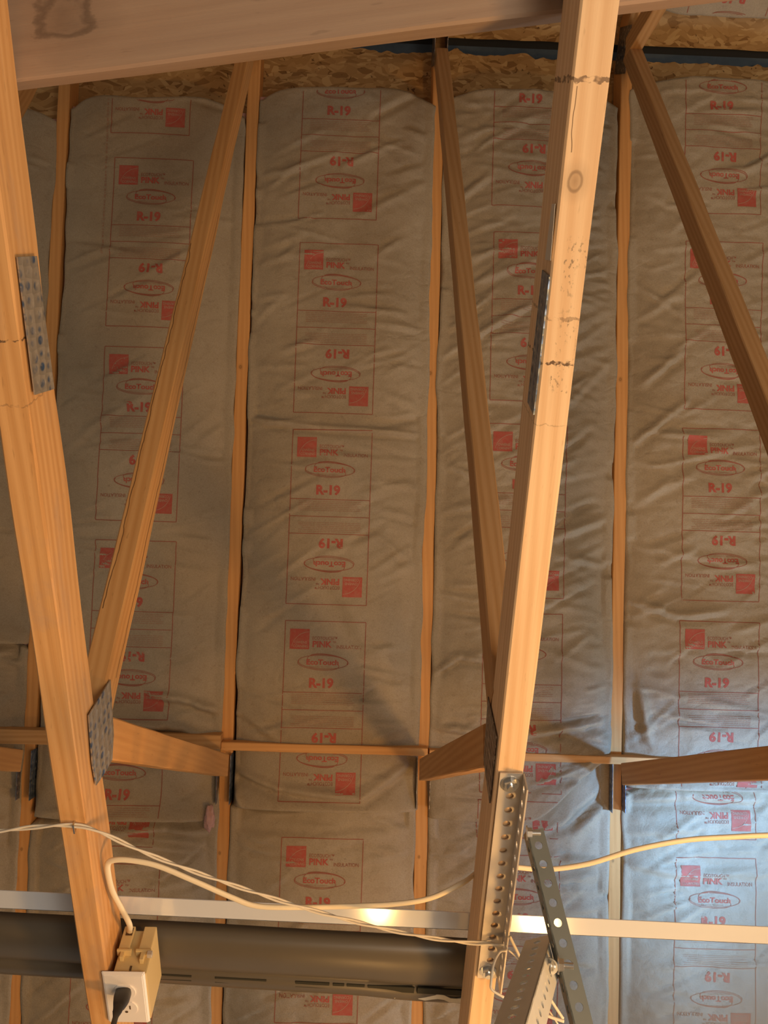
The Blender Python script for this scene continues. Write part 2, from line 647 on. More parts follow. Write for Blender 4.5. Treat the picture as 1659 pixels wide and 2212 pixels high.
def text2d(s, x, y, cap, width=None, bold=0.0, cx=False):
    """triangles of a line of text; baseline at y (down), cap height cap, squeezed to width"""
    cu = bpy.data.curves.new('t', 'FONT')
    cu.body = s
    cu.size = 1.0
    cu.offset = bold
    cu.resolution_u = 3
    ob = bpy.data.objects.new('t', cu)
    COL.objects.link(ob)
    dg = bpy.context.evaluated_depsgraph_get()
    me = ob.evaluated_get(dg).to_mesh()
    vs = [v.co.copy() for v in me.vertices]
    fs = [tuple(p.vertices) for p in me.polygons]
    ob.evaluated_get(dg).to_mesh_clear()
    bpy.data.objects.remove(ob)
    bpy.data.curves.remove(cu)
    x0 = min(v.x for v in vs)
    x1 = max(v.x for v in vs)
    sc = cap / .729
    sx = (width / (x1 - x0)) if width else sc
    return [(x + (v.x - x0) * sx, y - v.y * sc) for v in vs], fs


def strip2d(pts, wd, closed=False):
    vs, fs = [], []
    n = len(pts)
    for i, (a, b) in enumerate(pts):
        p, q = pts[i - 1 if (i or closed) else 0], pts[(i + 1) % n if (closed or i < n - 1) else i]
        dx, dy = q[0] - p[0], q[1] - p[1]
        l = math.hypot(dx, dy) or 1
        vs += [(a - dy / l * wd / 2, b + dx / l * wd / 2), (a + dy / l * wd / 2, b - dx / l * wd / 2)]
    for i in range(n if closed else n - 1):
        j = (i + 1) % n
        fs.append((2 * i, 2 * j, 2 * j + 1, 2 * i + 1))
    return vs, fs


def line2d(x0, y0, x1, y1, wd, step=26):
    n = max(1, int(math.hypot(x1 - x0, y1 - y0) / step))
    return strip2d([(x0 + (x1 - x0) * i / n, y0 + (y1 - y0) * i / n) for i in range(n + 1)], wd)


def rect2d(x0, y0, x1, y1, n=7):
    vs = [(x0 + (x1 - x0) * i / n, y0 + (y1 - y0) * j / n) for j in range(n + 1) for i in range(n + 1)]
    fs = [(j * (n + 1) + i, j * (n + 1) + i + 1, (j + 1) * (n + 1) + i + 1, (j + 1) * (n + 1) + i) for j in range(n) for i in range(n)]
    return vs, fs


def ell(cx, cy, rx, ry, rot, a0=0, a1=360, n=44, wd=6.5):
    c, s = math.cos(rot), math.sin(rot)
    pts = []
    for i in range(n + 1):
        a = math.radians(a0 + (a1 - a0) * i / n)
        u, v = rx * math.cos(a), ry * math.sin(a)
        pts.append((cx + u * c - v * s, cy + u * s + v * c))
    return strip2d(pts, wd)


def label_pieces():
    W_, H_ = 935.0, LH / K
    half = []                        # (geometry, material, lift)
    half.append((rect2d(58, 92, 286, 326), 1, 0))
    half.append((ell(286, 330, 205, 205, 0, 190, 268, 24, 5), 4, 1))
    half.append((text2d('OWENS', 112, 262, 32, 150, .01), 4, 1))
    half.append((text2d('CORNING', 100, 306, 32, 172, .01), 4, 1))
    half.append((text2d('ECOTOUCH™', 322, 214, 40, 285, .004), 2, 0))
    half.append((text2d('PINK', 324, 298, 72, 225, .035), 1, 0))
    half.append((text2d('™', 556, 262, 36, None, 0), 2, 0))
    half.append((text2d('INSULATION', 605, 312, 42, 285, .004), 2, 0))
    half.append((text2d('EcoTouch', 262, 500, 62, 372, .03), 1, 0))
    half.append((text2d('FiberGlas Insulation', 300, 532, 17, 250, 0), 3, 0))
    half.append((ell(455, 470, 290, 78, .02, 0, 360, 56), 2, 0))
    half.append((ell(505, 452, 235, 66, .10, 150, 375, 40), 2, 0))
    half.append((ell(400, 498, 240, 62, .08, -30, 200, 40), 2, 0))
    half.append((ell(520, 440, 225, 58, .14, 190, 380, 36), 2, 0))
    half.append((text2d('R-19', 300, 762, 108, 282, .045), 1, 0))
    half.append((line2d(0, 822, W_, 822, 8), 2, 0))
    rr = random.Random(3)
    for row in range(6):
        yy = 848 + row * 21
        x = 100
        xe = 840 - rr.random() * 60
        while x < xe:
            wl = 16 + rr.random() * 60
            half.append((line2d(x, yy, min(x + wl, xe), yy, 6.5, 40), 3, 0))
            x += wl + 8
    pieces = []
    for (vs, fs), m, lf in half:
        pieces.append((vs, fs, m, lf))
        pieces.append(([(W_ - a, H_ - b) for a, b in vs], fs, m, lf))
    for g in (line2d(0, H_ / 2, W_, H_ / 2, 8), line2d(0, 0, W_, 0, 9), line2d(0, H_, W_, H_, 9), line2d(0, 0, 0, H_, 9), line2d(W_, 0, W_, H_, 9)):
        pieces.append((g[0], g[1], 2, 0))
    # one bmesh, long edges split so that the print can follow creases
    out = []
    bm = bmesh.new()
    for vs, fs, m, lf in pieces:
        bv = [bm.verts.new((a * K, b * K, lf * .0005)) for a, b in vs]
        for f in fs:
            try:
                bm.faces.new([bv[i] for i in f]).material_index = m
            except ValueError:
                pass
    for it in range(3):
        es = [e for e in bm.edges if e.calc_length() > .011]
        if es:
            bmesh.ops.subdivide_edges(bm, edges=es, cuts=1)
    bmesh.ops.triangulate(bm, faces=[f for f in bm.faces if len(f.verts) > 4])
    bm.verts.index_update()
    V = [v.co.copy() for v in bm.verts]
    Fc = [(tuple(v.index for v in f.verts), f.material_index) for f in bm.faces]
    bm.free()
    return V, Fc


LABEL = label_pieces()
STAMP = None


def smooth(a, b, x):
    t = min(1, max(0, (x - a) / (b - a)))
    return t * t * (3 - 2 * t)


def seg_dist(px, py, ax, ay, bx, by):
    dx, dy = bx - ax, by - ay
    L2 = dx * dx + dy * dy or 1e-9
    t = max(0, min(1, ((px - ax) * dx + (py - ay) * dy) / L2))
    qx, qy = ax + t * dx, ay + t * dy
    sgn = 1 if dx * (py - ay) - dy * (px - ax) > 0 else -1
    return math.hypot(px - qx, py - qy), t, sgn


def batt(label, k, s0, s1, labels, folds, seed, amount=1.0, rear=False, bulge=.034, cut0=None, cut1=None, group=None, over=(.006, .006), tuft=None, edge_print=None):
    """one faced insulation batt between truss k and k+1; s measured down the slope from the ridge"""
    xl = XB + k * SP + HW / 2
    xr = XB + (k + 1) * SP - HW / 2
    xc, hw = (xl + xr) / 2, (xr - xl) / 2
    rnd = random.Random(seed)
    nu = 84
    ns = max(20, int((s1 - s0) / .0075))
    # random transverse creases, mostly starting at the stapled edges
    cr = []
    for i in range(int(46 * amount * (s1 - s0))):
        side = rnd.choice((-1, 1))
        sx = xc + side * hw * rnd.uniform(.55, 1.0)
        ss = rnd.uniform(s0, s1)
        ln = rnd.uniform(.06, .24)
        an = rnd.uniform(-.5, .5) + (.25 * side)
        ex, es = sx - side * ln * math.cos(an), ss + ln * math.sin(an)
        cr.append((sx, ss, ex, es, rnd.uniform(.005, .012), rnd.uniform(.003, .0105) * rnd.choice((1, 1, -1))))
    for pts, wd, am in folds:
        for a, b in zip(pts[:-1], pts[1:]):
            pa, pb = on_roof(*a, -.02), on_roof(*b, -.02)
            cr.append((pa.x, slope_s(pa), pb.x, slope_s(pb), wd, am))
    # bucket creases by s
    bk = {}
    for c in cr:
        a, b = min(c[1], c[3]) - .05, max(c[1], c[3]) + .05
        for q in range(int(a / .05) - 1, int(b / .05) + 2):
            bk.setdefault(q, []).append(c)
    us = []
    for i in range(nu + 1):
        us.append(-1 + 2 * i / nu)
    us[1], us[-2] = -.985, .985
    X = [[0] * (nu + 1) for _ in range(ns + 1)]
    S = [[0] * (nu + 1) for _ in range(ns + 1)]
    H = [[0] * (nu + 1) for _ in range(ns + 1)]
    Lg = s1 - s0
    for j in range(ns + 1):
        t = j / ns
        s = s0 + Lg * t
        oL = over[0] + .012 * noise.noise(Vector((s * 3.2, seed, 1))) + .006 * noise.noise(Vector((s * 11, seed, 2)))
        oR = over[1] + .012 * noise.noise(Vector((s * 3.2, seed, 5))) + .006 * noise.noise(Vector((s * 11, seed, 6)))
        oL, oR = min(oL, .017), min(oR, .017)
        for i, u in enumerate(us):
            au = abs(u)
            ov = oL if u < 0 else oR
            x = xc + u * hw + (1 if u > 0 else -1) * ov * smooth(.6, .97, au)
            if i in (0, nu):
                x = xc + u * (hw + .0)
            # ends of the batt sag round at the corners
            send = s + (.040 * au ** 5 + (.014 * noise.noise(Vector((x * 6, seed, 9))))) * (1 - smooth(0, .12, s - s0)) if s < s0 + .12 else s
            if cut1 and s > s1 - .5:
                send = s - cut1(u) * smooth(s1 - .5, s1, s)
            if cut0 and s < s0 + .4:
                send = s - cut0(u) * (1 - smooth(s0, s0 + .4, s))
            n = bulge * (1 - au ** 3.0) - .004 - .010 * au ** 8
            n += (.010 * noise.noise(Vector((x * 3.5, s * 3, seed))) + .0045 * noise.noise(Vector((x * 9, s * 12, seed + 3)))) * (.4 + .6 * amount)
            n += .0026 * noise.noise(Vector((x * 26, s * 44, seed + 6))) * amount
            n += .036 * math.exp(-((s1 - s) / .055) ** 2) if cut1 is None else (.022 + .012 * smooth(-.2, .8, u)) * math.exp(-((s1 - s) / .14) ** 2)
            if s0 > 1.0:
                n -= .022 * math.exp(-((s - s0) / .06) ** 2)
            for c in bk.get(int(send / .05), ()):
                d, tt, sg = seg_dist(x, send, c[0], c[1], c[2], c[3])
                w_ = c[4]
                if d < w_ * 3.2:
                    fade = math.sin(math.pi * min(1, max(0, .12 + .76 * tt)))
                    z = d * sg / w_
                    n += c[5] * (1.9 if abs(c[5]) > .0105 else 1.0) * fade * (math.exp(-z * z) - .55 * math.exp(-(z - 1.3) ** 2))
            if i in (0, nu):
                n = -.045
            elif i in (1, nu - 1):
                n = max(.0025, min(n, .006)) if ov > 0 else -.004
            elif ov > 0 and au > .9:
                n = max(n, .003)
            # fold the ends back towards the deck
            if j == 0:
                n = -.060
            if j == ns:
                n = -.05
            X[j][i], S[j][i], H[j][i] = x, send, n
    vs = [slope_pt(X[j][i], S[j][i], -H[j][i], rear) for j in range(ns + 1) for i in range(nu + 1)]
    fs = [(j * (nu + 1) + i, j * (nu + 1) + i + 1, (j + 1) * (nu + 1) + i + 1, (j + 1) * (nu + 1) + i) for j in range(ns) for i in range(nu)]
    mi = [0] * len(fs)
    sm = [True] * len(fs)

    def surf(x, s):
        t = (s - s0) / Lg * ns
        j = int(t)
        if j < 1 or j >= ns - 2:
            return None
        # find row by true s (rows are near regular)
        mid = nu // 2
        u = (x - xc) / hw
        fi = (u + 1) / 2 * nu
        i = int(fi)
        if i < 3 or i > nu - 4:
            return None
        while j > 1 and S[j][i] > s:
            j -= 1
        while j < ns - 2 and S[j + 1][i] < s:
            j += 1
        if j <= 1 or j >= ns - 2:
            return None
        a = (s - S[j][i]) / max(1e-5, S[j + 1][i] - S[j][i])
        b = fi - i
        if a < -.5 or a > 1.5:
            return None
        return (H[j][i] * (1 - b) + H[j][i + 1] * b) * (1 - a) + (H[j + 1][i] * (1 - b) + H[j + 1][i + 1] * b) * a

    V, Fc = LABEL
    for (cx, cs, axis) in labels:
        base = len(vs)
        idx = {}
        for q, co in enumerate(V):
            ly = co.y
            x = cx + (co.x - LW / 2) + axis * ly
            if rear:
                x = cx - (co.x - LW / 2)
            s = cs + ly
            h = surf(x, s)
            if h is None:
                continue
            idx[q] = len(vs)
            vs.append(slope_pt(x, s, -(h + .0008 + co.z), rear))
        for f, m in Fc:
            if all(q in idx for q in f):
                fs.append(tuple(idx[q] for q in f))
                mi.append(m)
                sm.append(True)
    if edge_print:
        ea, eb = on_roof(*edge_print[0], -.02), on_roof(*edge_print[1], -.02)
        sa_, sb_ = slope_s(ea), slope_s(eb)
        ss = sa_
        while ss < sb_:
            dl = rnd.uniform(.004, .013)
            for wx in ((-.0028, -.0012), (.0004, .0022)) if rnd.random() < .6 else ((-.0024, .0018),):
                q4 = []
                for qs, qx in ((ss, wx[0]), (ss, wx[1]), (ss + dl, wx[1]), (ss + dl, wx[0])):
                    x = ea.x + (eb.x - ea.x) * (qs - sa_) / (sb_ - sa_) + qx
                    h = surf(x, qs)
                    if h is None:
                        break
                    q4.append(slope_pt(x, qs, -(h + .0009), rear))
                if len(q4) == 4:
                    fs.append(tuple(range(len(vs), len(vs) + 4)))
                    vs += q4
                    mi.append(3)
                    sm.append(False)
            ss += dl + rnd.choice((.003, .003, .007))
    root = thing('insulation_batt', label, 'insulation', slope_pt(xc, (s0 + s1) / 2, .05, rear), group)
    me = new_mesh('kraft_facing', vs, fs, [M['kraft'], M['ink'], M['ink_thin'], M['ink_text'], M['ink_gap']], mi, True)
    link('kraft_facing', me, root)
    # fibreglass body behind the facing
    cv, cf = [], []
    m = 10
    q = 24
    for j in range(q + 1):
        s = s0 + .02 + (Lg - .04) * j / q
        if cut0:
            s += .10 * (1 - smooth(s0, s0 + .3, s))
        for i in range(m + 1):
            u = -1 + 2 * i / m
            cv.append(slope_pt(xc + u * (hw - .003), s, -.012 * (1 - abs(u) ** 3) + .030 + .002 * noise.noise(Vector((u * 5, s * 20, seed))), rear))
        for i in range(m + 1):
            u = -1 + 2 * i / m
            cv.append(slope_pt(xc + u * (hw - .003), s, .0865, rear))
    r_ = 2 * (m + 1)
    for j in range(q):
        for i in range(m):
            a = j * r_ + i
            cf.append((a, a + 1, a + 1 + r_, a + r_))
            a += m + 1
            cf.append((a, a + r_, a + 1 + r_, a + 1))
        for i in (0, m):
            a = j * r_ + i
            cf.append((a, a + r_, a + r_ + m + 1, a + m + 1))
    for j in (0, q):
        for i in range(m):
            a = j * r_ + i
            cf.append((a, a + m + 1, a + m + 2, a + 1))
    link('fiberglass_core', new_mesh('fiberglass_core', cv, cf, [M['fiberglass']], smooth=False), root)
    if tuft:
        p = on_roof(*tuft, -.045)
        bm = bmesh.new()
        bmesh.ops.create_icosphere(bm, subdivisions=4, radius=1)
        for v in bm.verts:
            d = 1 + .45 * noise.noise(v.co * 1.7 + Vector((3, 1, 0))) + .2 * noise.noise(v.co * 5)
            v.co = Vector((v.co.x * .016 * d, v.co.y * .034 * d, v.co.z * .016 * d))
        mm = Matrix.Rotation(-TH, 4, 'X')
        mm.translation = p
        t_ = bm_obj('fiberglass_tuft', bm, [M['fiberglass']], root, mm, True)
        t_['label'] = 'pink fibreglass poking out'
    return root


def LB(lst):
    """(pixel x of box centre, pixel y of box top) -> (X, s, drift of X along s)"""
    out = []
    for x, y in lst:
        p = on_roof(x, y, -.022)
        out.append((p.x, slope_s(p), -.006))
    return out


def sy(y, x=829):
    return slope_s(on_roof(x, y, -.02))


F1 = [([(245, 1010), (330, 960), (480, 980)], .010, .006), ([(330, 1150), (470, 1120)], .007, .005), ([(215, 1290), (330, 1220)], .006, .005),
      ([(330, 1500), (400, 1512), (475, 1540)], .014, .016), ([(255, 1560), (380, 1570), (475, 1600)], .016, .014),
      ([(150, 560), (240, 540)], .008, .003), ([(380, 1130), (480, 1100)], .006, .005), ([(150, 1000), (235, 1040)], .007, .004)]
F1b = [([(240, 1800), (350, 1790), (450, 1800)], .012, .012), ([(250, 1830), (420, 1850)], .010, -.008), ([(190, 1900), (300, 1925), (420, 1900)], .012, .008),
       ([(100, 1860), (170, 1880)], .010, .008)]
F2 = [([(545, 905), (600, 915), (700, 925), (900, 938)], .009, .012), ([(800, 925), (905, 905)], .012, -.008), ([(815, 700), (905, 712)], .010, .010),
      ([(790, 310), (905, 330)], .010, .006), ([(840, 375), (915, 345)], .010, -.005), ([(800, 1040), (905, 1055)], .012, .008),
      ([(815, 1100), (900, 1120)], .010, .008), ([(810, 1155), (880, 1210)], .012, .007), ([(540, 700), (610, 640)], .010, .005),
      ([(560, 360), (640, 330)], .008, .004), ([(720, 1250), (800, 1400), (870, 1450)], .030, .008), ([(510, 1530), (600, 1600)], .012, .008),
      ([(800, 1600), (890, 1565)], .012, .010), ([(505, 1665), (600, 1700), (780, 1720), (890, 1650)], .014, .012),
      ([(500, 1700), (520, 1735)], .010, .012), ([(640, 965), (900, 990)], .010, -.006), ([(830, 850), (905, 880)], .012, .006)]
F2b = [([(510, 1790), (650, 1800), (880, 1780)], .012, -.008), ([(780, 1860), (890, 1840)], .012, .010), ([(505, 1820), (600, 1850)], .010, .008), ([(790, 1760), (880, 1800)], .010, .010)]
F3 = [([(980, 440), (1060, 380)], .012, .010), ([(975, 520), (1100, 470)], .011, .009), ([(1000, 620), (1170, 560)], .013, .010), ([(985, 700), (1060, 640)], .010, .011),
      ([(955, 770), (1180, 640)], .012, .011), ([(955, 950), (1050, 900)], .010, .009), ([(950, 1000), (1060, 1040)], .010, .010), ([(1220, 880), (1320, 780)], .012, .009),
      ([(1230, 600), (1310, 590)], .010, .008), ([(940, 1110), (1050, 1080)], .012, .009), ([(1200, 1160), (1310, 1120)], .014, .011), ([(1200, 1200), (1310, 1220)], .012, .010),
      ([(930, 1460), (990, 1420), (1040, 1425)], .010, .013), ([(1160, 1400), (1300, 1450)], .014, .008), ([(940, 1570), (1100, 1590), (1300, 1560)], .014, .014),
      ([(985, 300), (1180, 250)], .013, .008), ([(990, 210), (1050, 240)], .012, .008), ([(1210, 1560), (1310, 1600)], .012, .010), ([(940, 1280), (1030, 1300)], .010, .009)]
F3b = [([(930, 1760), (1100, 1780)], .012, .009), ([(1230, 1790), (1310, 1720)], .016, -.014), ([(1180, 1850), (1300, 1870)], .012, .012), ([(1160, 1920), (1300, 1890)], .012, .010),
       ([(1100, 1980), (1310, 1965)], .014, .010), ([(930, 1850), (1000, 1840)], .010, .010)]
F4 = [([(1390, 830), (1470, 760)], .013, .011), ([(1365, 960), (1480, 870)], .013, .011), ([(1400, 1010), (1640, 960)], .012, .010), ([(1370, 1090), (1500, 1020)], .014, .010),
      ([(1360, 600), (1480, 690)], .011, .007), ([(1370, 1300), (1460, 1330), (1560, 1320)], .013, .011), ([(1370, 1330), (1480, 1290)], .013, .010), ([(1560, 1120), (1659, 1060)], .013, .009),
      ([(1400, 420), (1480, 460)], .010, .005), ([(1380, 1480), (1400, 1600)], .016, .012), ([(1480, 1500), (1600, 1540)], .016, .008), ([(1360, 700), (1470, 640)], .011, .008),
      ([(1380, 1180), (1640, 1230)], .012, .007)]
F4b = [([(1350, 1730), (1480, 1720), (1659, 1730)], .016, .012), ([(1350, 1870), (1500, 1890), (1659, 1880)], .014, .010), ([(1360, 1800), (1500, 1790)], .012, .008)]

batt('kraft-faced batt left of the leftmost rafter, upper length, mostly off the picture edge', -2, sy(226, 60), sy(1395, 30), [], [([(60, 340), (110, 350)], .01, .006), ([(20, 900), (80, 960)], .01, .008)], 11, .6)
batt('short lower kraft-faced batt at the lower left edge, left of the leftmost rafter', -2, sy(1370, 30), sy(2212, 30) + .45, [], [([(0, 1420), (50, 1440)], .01, .01), ([(0, 1690), (40, 1710)], .012, .01)], 12, 1.1)
batt('long smooth kraft-faced batt crossed by the leftmost diagonal web, printed R-19', -1, sy(207, 330), sy(1772, 300), LB([(343, -62), (334, 345), (314, 752), (295, 1168), (268, 1578)]), F1, 21, .55, over=(-.003, .004), edge_print=((236, 215), (222, 545)))
batt('lower batt with a tuft of pink fibreglass at its upper right corner', -1, sy(1748, 300), sy(2212, 300) + .45, LB([(262, 1436), (257, 1864)]), F1b, 22, 1.2, cut0=lambda u: -.02 + .03 * u, tuft=(452, 1768))
batt('kraft-faced batt in the open middle bay with four full R-19 boxes', 0, sy(186, 730), sy(1752, 700), LB([(742, 119), (733, 528), (719, 930), (704, 1342)]), F2, 31, .8, over=(.0, .010))
batt('lower batt below the puckered joint in the middle bay, above the dark plastic panel', 0, sy(1742, 700), sy(2212, 700) + .45, LB([(697, 1810), (690, 2236)]), F2b, 32, 1.0, cut0=lambda u: .02 * math.sin(3 * u))
batt('heavily creased batt behind the bright right-hand chord', 1, sy(192, 1120), sy(1792, 1120), LB([(1153, 95), (1150, 505), (1140, 918), (1130, 1325), (1118, 1726)]), F3, 41, 1.25, cut1=lambda u: .02 + .19 * smooth(.0, 1.0, u), over=(.004, .004))
batt('lower batt behind the perforated hangers, under the drooping flap', 1, sy(1768, 1150), sy(2212, 1150) + .45, LB([(1127, 1425), (1124, 1848)]), F3b, 42, 1.3, bulge=.022, cut0=lambda u: .19 * smooth(.0, 1.0, u), over=(.002, .002))
batt('creased batt at the upper right edge behind the right diagonal web', 2, sy(168, 1540), sy(1708, 1540), LB([(1562, 112), (1563, 525), (1558, 927), (1553, 1343)]), F4, 51, 1.1, over=(.0, .0))
batt('lower right batt washed with added blue glare light', 2, sy(1700, 1540), sy(2212, 1540) + .45, LB([(1550, 1428), (1545, 1852)]), F4b, 52, 1.1)
batt('batt on the far side of the ridge, glimpsed at the top right corner', 2, .125, 1.8, [(XB + 2.5 * SP - .02, .0, 0)], [], 61, .8, rear=True)
batt('batt on the far side of the ridge just above the bright chord', 1, .14, 1.8, [(XB + 1.5 * SP, .08, 0)], [], 62, .8, rear=True)

# ------------------------------------------------------------------ roof trusses
RIDGE_S = .0


def in_plane(k, pts):
    return [on_x(x, y, XT[k]) for x, y in pts]


def web_line(k, a, b):
    """underside centre line of a web seen at pixels a (upper end) and b (lower end)"""
    return on_x(*a, XT[k]), on_x(*b, XT[k])


m_chord_l = wood('lumber_left_chord', (.78, .44, .18), (.58, .28, .09), cracks=((3.0, 3.55, -.006, -.008, .0009, 'Y'), (3.6, 4.3, .010, .004, .0012, 'Y')), cuts=((2.262, .0016, .9), (2.335, .0010, .35)), stain=(.47, .30, .19), seed=2.3)
m_chord_r = wood('lumber_right_chord', (.88, .63, .38), (.70, .43, .22), knots=((2.077, .004, 0, .0075),), cuts=((1.984, .0026, .75), (2.266, .0018, .95), (2.217, .0016, .45), (2.338, .0008, .3)), smudge=(2.13, 2.30, -.03, .006), cracks=((1.99, 2.05, -.006, .010, .0005, 'Y'),), seed=5.1)
m_web1 = wood('lumber_web_cracked', (.74, .41, .16), (.55, .26, .08), cracks=((1.0, 2.3, .052, -.004, .0016, 'Z'), (1.2, 2.2, .016, -.002, .0009, 'Y')), seed=1.1)
m_web2 = wood('lumber_web_brown', (.54, .32, .15), (.39, .20, .07), seed=7.7)
m_web3 = wood('lumber_web_plain', (.66, .37, .15), (.48, .23, .07), seed=9.2)
m_raf = wood('lumber_rafter', (.80, .42, .15), (.60, .27, .08), knots=((2.62, .006, 0, .003), (1.1, .005, 0, .004), (3.3, -.004, 0, .004)), grain=.6, seed=3.3)
m_brace = wood('lumber_brace', (.80, .43, .16), (.62, .30, .10), grain=.5, seed=4.4)
m_board = wood('lumber_weathered_board', (.40, .29, .21), (.31, .21, .15), knots=((.385, .035, 0, .022),), stain=(.33, .22, .15), grain=.45, seed=6.1)

# raf underside x offset lines per truss (pixel centre of underside at two heights)
RAF = {-1: ((136, 240), (35, 2130)), 0: ((546.5, 225), (466, 2150)), 1: ((944, 330), (909, 1860)), 2: ((1351, 300), (1326, 2000))}
CH = {0: ((51, 1050), (190, 2000)), 1: ((1297, 0), (1044, 2150))}
LONG = {0: ((457, 400), (242, 1303)), 1: ((975, 300), (1045, 1000)), 2: ((1452, 300), (1531, 500))}
LAB = {-1: 'leftmost roof truss, only its thin rafter and a web end showing at the left edge',
       0: 'roof truss with the wide orange chord at the left and a long cracked web',
       1: 'roof truss with the pale bright chord in front, right of centre',
       2: 'roof truss whose diagonal web runs off the right edge'}
wl_b = web_line(0, *LONG[0])
wl_c = web_line(1, *LONG[1])
wl_d = web_line(2, *LONG[2])


def short_web(k):
    # from the chord node up to the middle of the rafter, same place in every truss
    a = Vector((XT[k], .915, 2.553))
    b = Vector((XT[k], 1.865, 3.58))
    return a, b


NODE = {}
for k in (-1, 0, 1, 2):
    root = thing('roof_truss', LAB[k], 'roof truss', (XT[k], 0, ZC), 'roof trusses')
    # rafters (top chords), both slopes
    (a, b) = RAF[k]
    pa, pb = on_roof(*a), on_roof(*b)
    xa = lambda s: pa.x + (pb.x - pa.x) * (s - slope_s(pa)) / (slope_s(pb) - slope_s(pa))
    r = lumber('top_chord', slope_pt(xa(.0), .0, 0), slope_pt(xa(4.7) if False else xa(3.0), 4.7, 0) if False else slope_pt(xa(4.6), 4.6, 0), NR, root, m_raf, seed=k + 2, warp=.002)
    rn = Vector((0, -NR.y, NR.z))
    lumber('top_chord', slope_pt(xa(0), .0, 0, True), slope_pt(xa(0), 4.6, 0, True), rn, root, m_raf, seed=k + 7)
    # bottom chord
    if k in CH:
        c0, c1 = on_z(*CH[k][0], ZC), on_z(*CH[k][1], ZC)
    else:
        dx = (CH_DX if 'CH_DX' in globals() else 0)
        c0, c1 = Vector((XT[k], 0, ZC)), Vector((XT[k], 1, ZC))
    d = (c1 - c0) / (c1.y - c0.y)
    e0, e1 = c0 + d * (-2.0 - c0.y), c0 + d * (3.7 - c0.y)
    mt = {0: m_chord_l, 1: m_chord_r}.get(k, m_web3)
    lumber('bottom_chord', e0, e1, (0, 0, 1), root, mt, seed=k + 11, warp=.0022 if k == 0 else .0012)
    # webs
    src = {0: wl_b, 1: wl_c, 2: wl_d}.get(k)
    if src is None:
        src = tuple(Vector((XT[k], v.y, v.z)) for v in wl_b)
    up_, lo_ = src
    dd = (lo_ - up_).normalized()
    nrm = Vector((0, dd.z, -dd.y))
    if nrm.z < 0:
        nrm = -nrm
    # run from close to the ridge down to the chord's top edge
    t_top = (4.72 - up_.z) / dd.z
    t_bot = (ZC + HD * .9 - up_.z) / dd.z
    top_p, bot_p = up_ + dd * t_top, up_ + dd * t_bot
    NODE[k] = bot_p
    lumber('web', top_p, bot_p, nrm, root, {0: m_web1, 1: m_web2, 2: m_web2, -1: m_web3}[k], seed=k + 21, t=.0635)
    mir = lambda v: Vector((v.x, 2 * YR - v.y, v.z))
    lumber('web', mir(top_p), mir(bot_p), Vector((0, -nrm.y, nrm.z)), root, m_web3, seed=k + 31, t=.0635)
    sa, sb = short_web(k)
    ds = (sb - sa).normalized()
    ns_ = Vector((0, ds.z, -ds.y))
    if ns_.z < 0:
        ns_ = -ns_
    lumber('web', sa, sb, ns_, root, m_brace if k < 1 else m_web3, seed=k + 41, t=.0635)
    lumber('web', mir(sa), mir(sb), Vector((0, -ns_.y, ns_.z)), root, m_web3, seed=k + 51, t=.0635)
    # plates at the rafter node, both faces
    for sgn in (-1, 1):
        X_ = XT[k] + sgn * (HW / 2 + .0006)
        c = slope_pt(0, slope_s(sb) + .03, -.005)
        q = []
        for a_, n_ in ((-.075, .05), (.075, .05), (.075, -.035), (-.075, -.035)):
            p = slope_pt(xa(slope_s(sb)) + sgn * (HW / 2 + .0006), slope_s(sb) + .03 + a_, n_)
            q.append(p)
        prism('connector_plate', q, (sgn * .0014, 0, 0), root, M['plate_blue'] if k != 1 else M['plate_dark'])
    # ridge plate
    for sgn in (-1, 1):
        X_ = XT[k] + (xa(0) - XT[k]) + sgn * (HW / 2 + .0006)
        prism('connector_plate', [(X_, YR - .07, ZR - .10), (X_, YR + .07, ZR - .10), (X_, YR + .07, ZR + .045), (X_, YR - .07, ZR + .045)], (sgn * .0014, 0, 0), root, M['plate_dark'])
    TR = root
    if k == 0:
        X_ = c0.x + HW / 2
        XS = X_ + .003
        prism('connector_plate', [on_x(*p, XS) for p in ((192, 1545), (239, 1468), (246, 1585), (243, 1640), (230, 1665), (208, 1697), (200, 1650))], (-.0016, 0, 0), root, M['plate_silver'])
        prism('connector_plate', [on_x(*p, -.372) for p in ((38, 555), (80, 553), (118, 840), (76, 853))], (-.0016, 0, 0), root, M['plate_silver'])
        bp = [o_ for o_ in root.children] if False else None
    if k == 1:
        xs = lambda y: on_plane(0, 0, (0, 0, 0), (0, 0, 1))
        def cx_at(Y): return c0.x + d.x * (Y - c0.y) - HW / 2 - .002
        def side(px, py):
            X_ = cx_at(.5)
            for _ in range(4):
                p_ = on_x(px, py, X_)
                X_ = cx_at(p_.y)
            return on_x(px, py, X_)
        prism('connector_plate', [side(*p) for p in ((1171, 583), (1186, 598), (1152, 896), (1139, 868))], (.0016, 0, 0), root, M['plate_blue'])
        M['tag'] = simple('pale_grade_tag', (.62, .56, .46), .6)
        g_ = prism('grade_stamp', [side(*p) for p in ((1192, 440), (1199, 440), (1189, 563), (1177, 561))], (.0004, 0, 0), root, M['tag'])
        g_['label'] = 'pale stamped lumber tag'
        prism('connector_plate', [side(*p) for p in ((1054, 1505), (1072, 1592), (1057, 1735), (1044, 1640))], (.0016, 0, 0), root, M['plate_dark'])

# ------------------------------------------------------------------ boards across the trusses
def across(name, px0, px1, n0, w, t, mat, label, cat, sd):
    a, b = on_roof(*px0, n0), on_roof(*px1, n0)
    o = lumber(name, a, b, NR, None, mat, w=w, t=t, seed=sd)
    tag(o, label, cat, 'boards fixed across the rafters')
    return o


